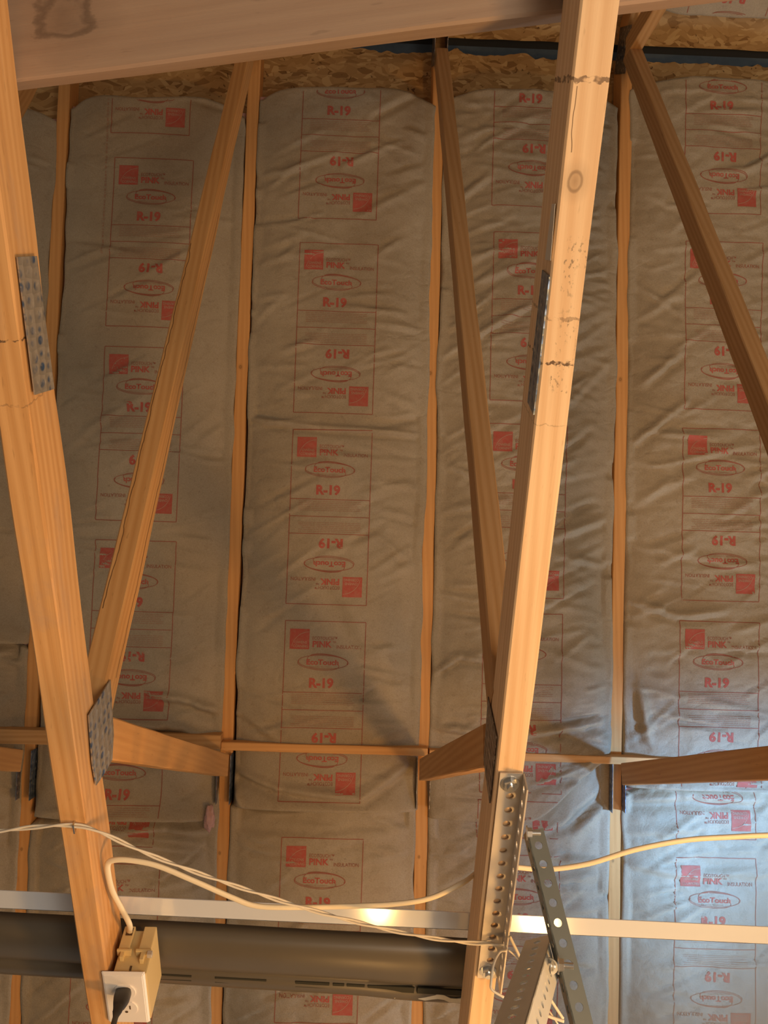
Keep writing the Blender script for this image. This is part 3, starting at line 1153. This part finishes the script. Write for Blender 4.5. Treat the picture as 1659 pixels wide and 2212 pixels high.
across('lateral_brace', (478, 1612), (924, 1625), -.042, .025, .040, m_brace, 'thin orange wooden strip spanning the middle bay between two rafters', 'board', 61)
across('lateral_brace', (928, 1629), (1900, 1662), -.042, .024, .040, m_brace, 'thin wooden strip running right from behind the bright chord', 'board', 62)
across('lateral_brace', (-120, 1588), (476, 1604), -.056, .044, .054, m_web3, 'brown wooden strip at the left edge behind the wide orange chord', 'board', 63)

# wide weathered board lying on top of the chords near the top of the view
zb = ZC + HD + .0005
pL, pR = on_z(25, 176, zb), on_z(1220, 24, zb)
dv = (pR - pL).normalized()
side = Vector((dv.y, -dv.x, 0))      # towards the rear
e0 = pL - dv * .32
e1 = pR + dv * .9
bw = .184
pc0, pc1 = e0 + side * bw / 2, e1 + side * bw / 2
tl = math.radians(13)
upv = Vector((0, 0, 1)) * math.cos(tl) - side * math.sin(tl)
tv = side * math.cos(tl) + Vector((0, 0, 1)) * math.sin(tl)
pc0, pc1 = e0 + tv * bw / 2, e1 + tv * bw / 2
o = lumber('cross_board', pc0, pc1, upv, None, m_board, w=bw, t=HW, seed=71, bev=.003)
tag(o, 'wide weathered board with a dark knot lying across the chords at the top', 'board')

# white metal strip across the chords
zs = ZC + HD + .004
a0, a1 = on_z(-260, 1912, zs), on_z(1950, 2017, zs)
b0, b1 = on_z(-260, 1950, zs), on_z(1950, 2058, zs)
bm = bmesh.new()
L = (a1 - a0).length
wd = (b0 - a0).length
box_bm(bm, 0, L, 0, wd, 0, .002, .0006)
box_bm(bm, 0, L, wd - .002, wd, 0, .020, .0006)
xx = (a1 - a0).normalized()
mm = Matrix((xx, Vector((-xx.y, xx.x, 0)), Vector((0, 0, 1)))).transposed().to_4x4()
mm.translation = a0
o = bm_obj('metal_strip', bm, [M['alu']], None, mm)
tag(o, 'long shiny white metal angle strip lying across the chords near the bottom', 'metal strip')

# ------------------------------------------------------------------ dark curved plastic panel stored on the chords
root = None
zt = ZC + HD + .003
# centre line: left end off frame, right end hidden behind the right chord
pA, pB = on_z(-330, 1985, zt), on_z(1040, 2062, zt)
xx = (pB - pA).normalized()
yy = Vector((-xx.y, xx.x, 0))
mm = Matrix((xx, yy, Vector((0, 0, 1)))).transposed().to_4x4()
mm.translation = pA
root = thing('plastic_panel', 'long dark grey glossy curved plastic panel lying on the chords, bottom left', 'plastic panel', pA)
Lp = (pB - pA).length
prof = [(-.030, .030), (-.026, .012), (-.014, .003), (.004, .000), (.022, .002), (.038, .005), (.052, .010), (.062, .018), (.067, .022), (.072, .017), (.080, .014), (.094, .016), (.108, .024), (.116, .034)]
n = 90
bm = bmesh.new()
rows = []
for i in range(n + 1):
    t = i / n
    x = Lp * t
    row = []
    for q, (a, b) in enumerate(prof):
        taper = 1 + .08 * t
        dz = .010 * smooth(.85, 1, t) * (q / 12) + .001 * noise.noise(Vector((x * 6, q * .3, 0)))
        dy = .018 * smooth(.8, 1, t) * (q / 12)
        row.append(bm.verts.new((x, (a + .030) * taper + dy, b + dz)))
    rows.append(row)
for i in range(n):
    for q in range(len(prof) - 1):
        bm.faces.new((rows[i][q], rows[i + 1][q], rows[i + 1][q + 1], rows[i][q + 1]))
o = bm_obj('panel_shell', bm, [M['trim_plastic']], root, mm, True)
sol = o.modifiers.new('thick', 'SOLIDIFY')
sol.thickness = .003
sol.offset = 1
for x0_, x1_ in ((.74, .80), (.806, .826), (.83, .862), (.867, .95), (.955, 1.04), (.60, .69), (.45, .56)):
    bm = bmesh.new()
    box_bm(bm, x0_, x1_, .1085, .1225, .0120, .0150, .0008)
    bm_obj('slot', bm, [M['trim_slot']], root, mm)
bm = bmesh.new()
# bent torn tail of tape at the end of the panel
for i in range(18):
    x = Lp - .20 + .011 * i
    yv = .128 + .012 * i / 18 + .004 * math.sin(i * 1.3)
    rows_ = [bm.verts.new((x, yv - .005 - .003 * noise.noise(Vector((i * .7, 0, 0))), .018)), bm.verts.new((x, yv + .006 + .004 * noise.noise(Vector((i * .9, 4, 0))), .0175))]
    if i:
        bm.faces.new((prev[0], prev[1], rows_[1], rows_[0]))
    prev = rows_
o = bm_obj('torn_edge', bm, [M['galv_grey']], root, mm)
o['label'] = 'torn pale edge'
so = o.modifiers.new('thick', 'SOLIDIFY')
so.thickness = .0015


# ------------------------------------------------------------------ perforated angle hangers
def perf_flange(bm, L, wd, th, M4, pitch=.0254, r=.0056, slot=1.0):
    n = int(L / pitch)
    off = (L - n * pitch) / 2
    cells = [(off + i * pitch, off + (i + 1) * pitch, True) for i in range(n)]
    if off > 1e-4:
        cells = [(0, off, False)] + cells + [(L - off, L, False)]
    sg = 16
    for z, flip in ((0, False), (th, True)):
        for x0, x1, hole in cells:
            if not hole:
                f = [bm.verts.new(M4 @ Vector(c)) for c in ((x0, 0, z), (x1, 0, z), (x1, wd, z), (x0, wd, z))]
                bm.faces.new(f)
                continue
            cx, cy = (x0 + x1) / 2, wd * .5
            inner, outer = [], []
            for i in range(sg):
                a = 2 * math.pi * i / sg + math.pi / 4
                inner.append(bm.verts.new(M4 @ Vector((cx + r * slot * math.cos(a), cy + r * math.sin(a), z))))
                m_ = max(abs(math.cos(a)), abs(math.sin(a)))
                outer.append(bm.verts.new(M4 @ Vector((cx + (x1 - x0) / 2 * math.cos(a) / m_, cy + wd / 2 * math.sin(a) / m_, z))))
            for i in range(sg):
                j = (i + 1) % sg
                bm.faces.new((inner[i], outer[i], outer[j], inner[j]))
            if not flip:
                low = inner
                for i in range(sg):
                    j = (i + 1) % sg
                    a = [M4 @ Vector((cx + r * slot * math.cos(2 * math.pi * q / sg + math.pi / 4), cy + r * math.sin(2 * math.pi * q / sg + math.pi / 4), zz)) for q, zz in ((i, 0), (j, 0), (j, th), (i, th))]
                    bm.faces.new([bm.verts.new(c) for c in a])
    for c in (((0, 0, 0), (L, 0, 0), (L, 0, th), (0, 0, th)), ((0, wd, 0), (L, wd, 0), (L, wd, th), (0, wd, th)), ((0, 0, 0), (0, wd, 0), (0, wd, th), (0, 0, th)), ((L, 0, 0), (L, wd, 0), (L, wd, th), (L, 0, th))):
        bm.faces.new([bm.verts.new(M4 @ Vector(q)) for q in c])


def perf_angle(name, p0, p1, ydir, zdir, parent, mat, wd=.038, wd2=.038, th=.0022, fold='hi'):
    """flange 1 spans +y (ydir) from the line p0-p1; flange 2 rises along zdir from the fold edge"""
    x = (p1 - p0).normalized()
    y = (ydir - x * ydir.dot(x)).normalized()
    z = x.cross(y)
    if z.dot(zdir) < 0:
        z = -z
    L = (p1 - p0).length
    bm = bmesh.new()
    perf_flange(bm, L, wd, th, Matrix.Identity(4))
    ye = wd if fold == 'hi' else 0
    m2 = Matrix(((1, 0, 0, 0), (0, 0, -1 if fold == 'hi' else 1, ye), (0, 1, 0, 0), (0, 0, 0, 1)))
    perf_flange(bm, L, wd2, th, m2)
    bmesh.ops.remove_doubles(bm, verts=bm.verts, dist=.00005)
    mm = Matrix((x, y, z)).transposed().to_4x4()
    mm.translation = p0
    return bm_obj(name, bm, [mat], parent, mm), mm


hang = thing('perforated_hanger', 'galvanised perforated angle hanger bolted to the bright right-hand chord', 'hanger', on_z(1090, 1670, ZC))
zf = ZC - .0025
h0, h1 = on_z(1080, 1668, zf), on_z(1041, 2110, zf)
# lies along the chord: flange against the underside, second flange hanging down at the right
dirc = (on_z(*CH[1][1], ZC) - on_z(*CH[1][0], ZC)).normalized()
h1 = h0 + dirc * (h1 - h0).length
ang1, m1 = perf_angle('angle_bar', h0, h1, Vector((1, 0, 0)), Vector((0, 0, -1)), hang, M['galv'], wd=.034, wd2=.034)
bolt(hang, m1 @ Vector((.018, .015, 0)) + Vector((0, 0, -.002)), (0, 0, -1), .0098, shank=.004)
bolt(hang, m1 @ Vector((.395, .015, 0)) + Vector((0, 0, -.002)), (0, 0, -1), .0098, shank=.004)
# dark strut hanging from it
s0_, s1_ = at_depth(1137, 1795, 1.275), at_depth(1219, 2130, 1.17)
s1_ = s0_ + (s1_ - s0_) * 1.5
vcam = (ray(1180, 1950)).normalized()
yd = Vector((1, 0, 0))
ang2, m2 = perf_angle('brace_bar', s0_, s1_, yd, vcam, hang, M['dark_steel'], wd=.025, wd2=.024, fold='lo')
bolt(hang, at_depth(1137, 1799, 1.258), (1, -.1, -.1), .0075)
# heavy grey bar coming towards the viewer
t0, t1 = at_depth(1135, 2032, 1.27), at_depth(1074, 2194, 1.02)
t1 = t0 + (t1 - t0) * 2.0
ang3, m3 = perf_angle('drop_bar', t0, t1, Vector((.88, -.05, .42)), vcam, hang, M['galv_grey'], wd=.040, wd2=.038)
bolt(hang, at_depth(1205, 2084, 1.16), (1, -.15, -.2), .0085)
bolt(hang, at_depth(1187, 2086, 1.18), (-.4, -.4, -1), .0085)

# ------------------------------------------------------------------ outlet box, plate, plug
Yq0, Yq1 = on_z(270, 2101, ZC - .004).y, on_z(270, 2209, ZC - .004).y
Xq0, Xq1 = on_z(217, 2101, ZC - .004).x, on_z(313, 2101, ZC - .004).x
cq = Vector(((Xq0 + Xq1) / 2, (Yq0 + Yq1) / 2, ZC - .004))
box = thing('outlet_box', 'beige plastic electrical box beside the wide orange chord at lower left', 'electrical box', (cq.x, cq.y, ZC))
bx0, bx1 = XB + HW / 2 + .010, Xq1 + .001
by0, by1 = Yq0 + .006, Yq1 - .006
bm = bmesh.new()
zt_ = ZC + .078
box_bm(bm, bx0, bx1, by0, by1, ZC - .001, zt_, .002)
# ribs and channel on the end that faces the room
wid = bx1 - bx0
box_bm(bm, bx0, bx0 + wid * .34, by0 - .010, by0 + .002, ZC + .032, zt_, .0015)
box_bm(bm, bx0 + wid * .62, bx1, by0 - .010, by0 + .002, ZC + .032, zt_, .0015)
box_bm(bm, bx0 - .001, bx0 + wid * .42, by0 - .0125, by0, ZC + .030, ZC + .034, .0008)
box_bm(bm, bx0 + wid * .55, bx1 + .0015, by0 - .0125, by0, ZC + .030, ZC + .034, .0008)
box_bm(bm, bx0 + wid * .10, bx0 + wid * .22, by0 - .0105, by0, ZC + .020, ZC + .031, .0008)
box_bm(bm, bx0 + wid * .72, bx0 + wid * .84, by0 - .0105, by0, ZC + .016, ZC + .031, .0008)
bm_obj('box_body', bm, [M['box_plastic']], box)
for kb in ((bx0 + wid * .10, bx0 + wid * .30, by0 - .0110, by0 - .0095, ZC + .060, ZC + .074), (bx0 + wid * .46, bx0 + wid * .52, by0 - .0008, by0 + .001, ZC + .004, ZC + .012)):
    bm = bmesh.new()
    box_bm(bm, *kb)
    bm_obj('knockout', bm, [M['box_dark']], box)
bm = bmesh.new()
box_bm(bm, bx1 - .004, bx1 + .004, by0 - .014, by0 - .006, ZC + .022, ZC + .030, .001)
bm_obj('screw', bm, [M['galv']], box)
# plate
bm = bmesh.new()
box_bm(bm, Xq0, Xq1, Yq0, Yq1, ZC - .0062, ZC - .001, 0)
for v in bm.verts:
    if v.co.z < ZC - .004:
        v.co.x += .004 * (1 if v.co.x < cq.x else -1)
        v.co.y += .004 * (1 if v.co.y < cq.y else -1)
bmesh.ops.bevel(bm, geom=list(bm.edges), offset=.0012, segments=2, affect='EDGES')
pl = bm_obj('cover_plate', bm, [M['plate_white']], box)
for q, yo in enumerate((-.019, .019)):
    bm = bmesh.new()
    bmesh.ops.create_cone(bm, cap_ends=True, segments=40, radius1=.0172, radius2=.0168, depth=.0022)
    for v in bm.verts:
        v.co.y = max(-.0138, min(.0138, v.co.y))
    rc = bm_obj('receptacle', bm, [M['plate_white']], box, Matrix.Translation((cq.x, cq.y + yo, ZC - .0070)))
    bm = bmesh.new()
    for sx in (-.0062, .0062):
        box_bm(bm, sx - .0010, sx + .0010, yo * 0 - .0065, yo * 0 + .0015, -.0003, .0003)
    bmesh.ops.create_cone(bm, cap_ends=True, segments=12, radius1=.0024, radius2=.0024, depth=.0006, matrix=Matrix.Translation((0, .0078, 0)))
    sl = bm_obj('slot', bm, [M['box_dark']], rc, Matrix.Translation((cq.x, cq.y + yo, ZC - .0083)))
    sl.matrix_parent_inverse = Matrix.Translation((cq.x, cq.y + yo, ZC - .0070)).inverted()
# plug and its cord
plug = thing('power_plug', 'black rubber power plug in the white outlet plate', 'plug', (cq.x, cq.y - .019, ZC - .009))
ppath = [Vector((cq.x - .001, cq.y - .019, ZC - .008)), at_depth(259, 2168, 1.37), at_depth(250, 2196, 1.34), at_depth(242, 2230, 1.29), at_depth(228, 2320, 1.20), at_depth(215, 2480, 1.05)]
cp = catmull(ppath, 14)
vs, fs = [], []
seg = 16
for i, p in enumerate(cp):
    d_ = (cp[min(i + 1, len(cp) - 1)] - cp[max(i - 1, 0)]).normalized()
    s_ = d_.cross(Vector((0, 1, 0))).normalized()
    u_ = s_.cross(d_)
    t = i / (len(cp) - 1)
    rx = .0050 * (1 - smooth(.10, .34, t)) + .0070
    ry = .0040 * (1 - smooth(.10, .34, t)) + .0060
    if t > .30:
        k_ = smooth(.30, .42, t)
        rx, ry = rx * (1 - k_) + .0042 * k_ + .0006 * (i % 2) * (1 - k_), ry * (1 - k_) + .0042 * k_
    for j in range(seg):
        a = 2 * math.pi * j / seg
        ca, sa_ = math.cos(a), math.sin(a)
        e = .6 if t < .25 else 1
        vs.append(p + s_ * math.copysign(abs(ca) ** e, ca) * rx + u_ * math.copysign(abs(sa_) ** e, sa_) * ry)
for i in range(len(cp) - 1):
    for j in range(seg):
        a, b = i * seg + j, i * seg + (j + 1) % seg
        fs.append((a, b, b + seg, a + seg))
fs.append(tuple(range(seg)))
link('plug_body', new_mesh('plug_body', vs, fs, [M['black_rubber']], smooth=True), plug)

# ------------------------------------------------------------------ cables
xs_ = XB + HW / 2
knock = Vector((bx0 + wid * .20, by0 - .011, ZC + .066))
path = [knock, at_depth(279, 1995, 1.40), at_depth(262, 1962, 1.395), at_depth(243, 1925, 1.37), at_depth(234, 1890, 1.345), at_depth(233, 1866, 1.335), at_depth(246, 1858, 1.33),
        at_depth(280, 1858, 1.33), at_depth(340, 1870, 1.335), at_depth(420, 1903, 1.345), at_depth(500, 1938, 1.36), at_depth(555, 1957, 1.37), at_depth(640, 1960, 1.38), at_depth(740, 1958, 1.40),
        at_depth(850, 1953, 1.41), at_depth(930, 1940, 1.42), at_depth(1000, 1907, 1.425), on_z(1040, 1880, ZC + HD + .006), on_z(1100, 1873, ZC + HD + .006), on_z(1180, 1878, 2.556), on_z(1270, 1866, 2.55), on_z(1370, 1836, 2.548),
        on_z(1480, 1815, 2.55), on_z(1580, 1808, 2.55), on_z(1680, 1804, 2.551), on_z(1900, 1803, 2.552)]
me = tube_mesh('white_cable', catmull(path, 8), .0048, M['cream'], .0034)
o = link('white_cable', me)
tag(o, 'cream flat cable looping from the beige box rightwards across the bay', 'cable')

zc_ = ZC - .005
cpath = [on_z(-330, 1812, zc_), on_z(-100, 1800, zc_), on_z(0, 1795, zc_), on_z(80, 1786, zc_), on_z(162, 1783, zc_), on_z(215, 1797, zc_), on_z(300, 1836, zc_), on_z(380, 1868, zc_), on_z(460, 1897, zc_),
         on_z(540, 1924, zc_), on_z(640, 1956, zc_), on_z(740, 1984, zc_), on_z(830, 2006, zc_), on_z(920, 2024, zc_), on_z(1000, 2035, zc_), on_z(1050, 2038, zc_ - .004), on_z(1092, 2043, zc_ - .01)]
cpth = catmull(cpath, 22)
cord = thing('twisted_cord', 'thin white twisted two-strand cord strung across both chords', 'cord', cpath[4])
acc = 0
strands = ([], [])
for i, p in enumerate(cpth):
    if i:
        acc += (p - cpth[i - 1]).length
    d_ = (cpth[min(i + 1, len(cpth) - 1)] - cpth[max(i - 1, 0)]).normalized()
    s_ = d_.cross(Vector((0, 0, 1))).normalized()
    u_ = s_.cross(d_)
    a = acc / .125 * 2 * math.pi
    for q in (0, 1):
        strands[q].append(p + s_ * math.cos(a + q * math.pi) * .0019 + u_ * math.sin(a + q * math.pi) * .0019)
for q in (0, 1):
    link('strand', tube_mesh('strand', strands[q], .0017, M['white_wire'], seg=8), cord)
for kx, pts, r_ in ((0, ((1092, 2043, 1.28), (1093, 2053, 1.27), (1080, 2056, 1.27), (1067, 2080, 1.26), (1061, 2120, 1.25), (1063, 2138, 1.25), (1088, 2154, 1.25)), .0018),
                    (1, ((1101, 2022, 1.31), (1112, 2045, 1.31), (1130, 2078, 1.31), (1165, 2120, 1.31), (1190, 2160, 1.31), (1216, 2200, 1.31)), .0022),
                    (2, ((1098, 2052, 1.32), (1118, 2070, 1.32), (1150, 2110, 1.32), (1172, 2160, 1.32), (1205, 2212, 1.32)), .0013),
                    (3, ((1158, 2184, 1.30), (1190, 2197, 1.30), (1218, 2206, 1.30)), .0024)):
    o = link('wire_end', tube_mesh('wire_end', catmull([at_depth(*p) for p in pts], 8), r_, M['white_wire'], seg=8), cord)
# staple holding the cord
bm = bmesh.new()
pst = on_z(163, 1779, ZC)
box_bm(bm, pst.x - .0010, pst.x + .0010, pst.y - .006, pst.y + .010, ZC - .0095, ZC - .0082)
box_bm(bm, pst.x - .0010, pst.x + .0010, pst.y - .006, pst.y - .0048, ZC - .009, ZC + .004)
box_bm(bm, pst.x - .0010, pst.x + .0010, pst.y + .0088, pst.y + .010, ZC - .009, ZC + .004)
bm_obj('staple', bm, [M['bright_steel']], cord)

# ------------------------------------------------------------------ thin haze volume added to imitate lens glare at the lower right
bm = bmesh.new()
pts = [(.95, 1.0, 2.7), (2.6, 1.0, 2.7), (2.6, 3.3, 2.7), (.95, 3.3, 2.7)]
box_bm(bm, .42, 1.40, .9, 2.75, 2.30, 2.98)
hz = bm_obj('glare_haze', bm, [])
hm = bpy.data.materials.new('haze')
hm.use_nodes = True
hn = hm.node_tree
hn.nodes.remove(hn.nodes['Principled BSDF'])
vs_ = hn.nodes.new('ShaderNodeVolumeScatter')
vs_.inputs['Color'].default_value = (.9, .95, 1, 1)
hc = hn.nodes.new('ShaderNodeTexCoord')
hs_ = hn.nodes.new('ShaderNodeSeparateXYZ')
hn.links.new(hc.outputs['Object'], hs_.inputs[0])


def hmap(sock, a, b):
    m_ = hn.nodes.new('ShaderNodeMapRange')
    m_.interpolation_type = 'SMOOTHSTEP'
    m_.inputs['From Min'].default_value = a
    m_.inputs['From Max'].default_value = b
    hn.links.new(sock, m_.inputs['Value'])
    return m_.outputs[0]


hm1 = hn.nodes.new('ShaderNodeMath')
hm1.operation = 'MULTIPLY'
hn.links.new(hmap(hs_.outputs[0], .42, 1.10), hm1.inputs[0])
hn.links.new(hmap(hs_.outputs[1], .95, 1.9), hm1.inputs[1])
hm2 = hn.nodes.new('ShaderNodeMath')
hm2.operation = 'MULTIPLY'
hm2.inputs[1].default_value = 4.5
hn.links.new(hm1.outputs[0], hm2.inputs[0])
hn.links.new(hm2.outputs[0], vs_.inputs['Density'])
hn.links.new(vs_.outputs[0], hn.nodes['Material Output'].inputs['Volume'])
hz.data.materials.append(hm)
hz['kind'] = 'stuff'
tag(hz, 'added blue haze imitating lens glare at the lower right corner', 'haze')
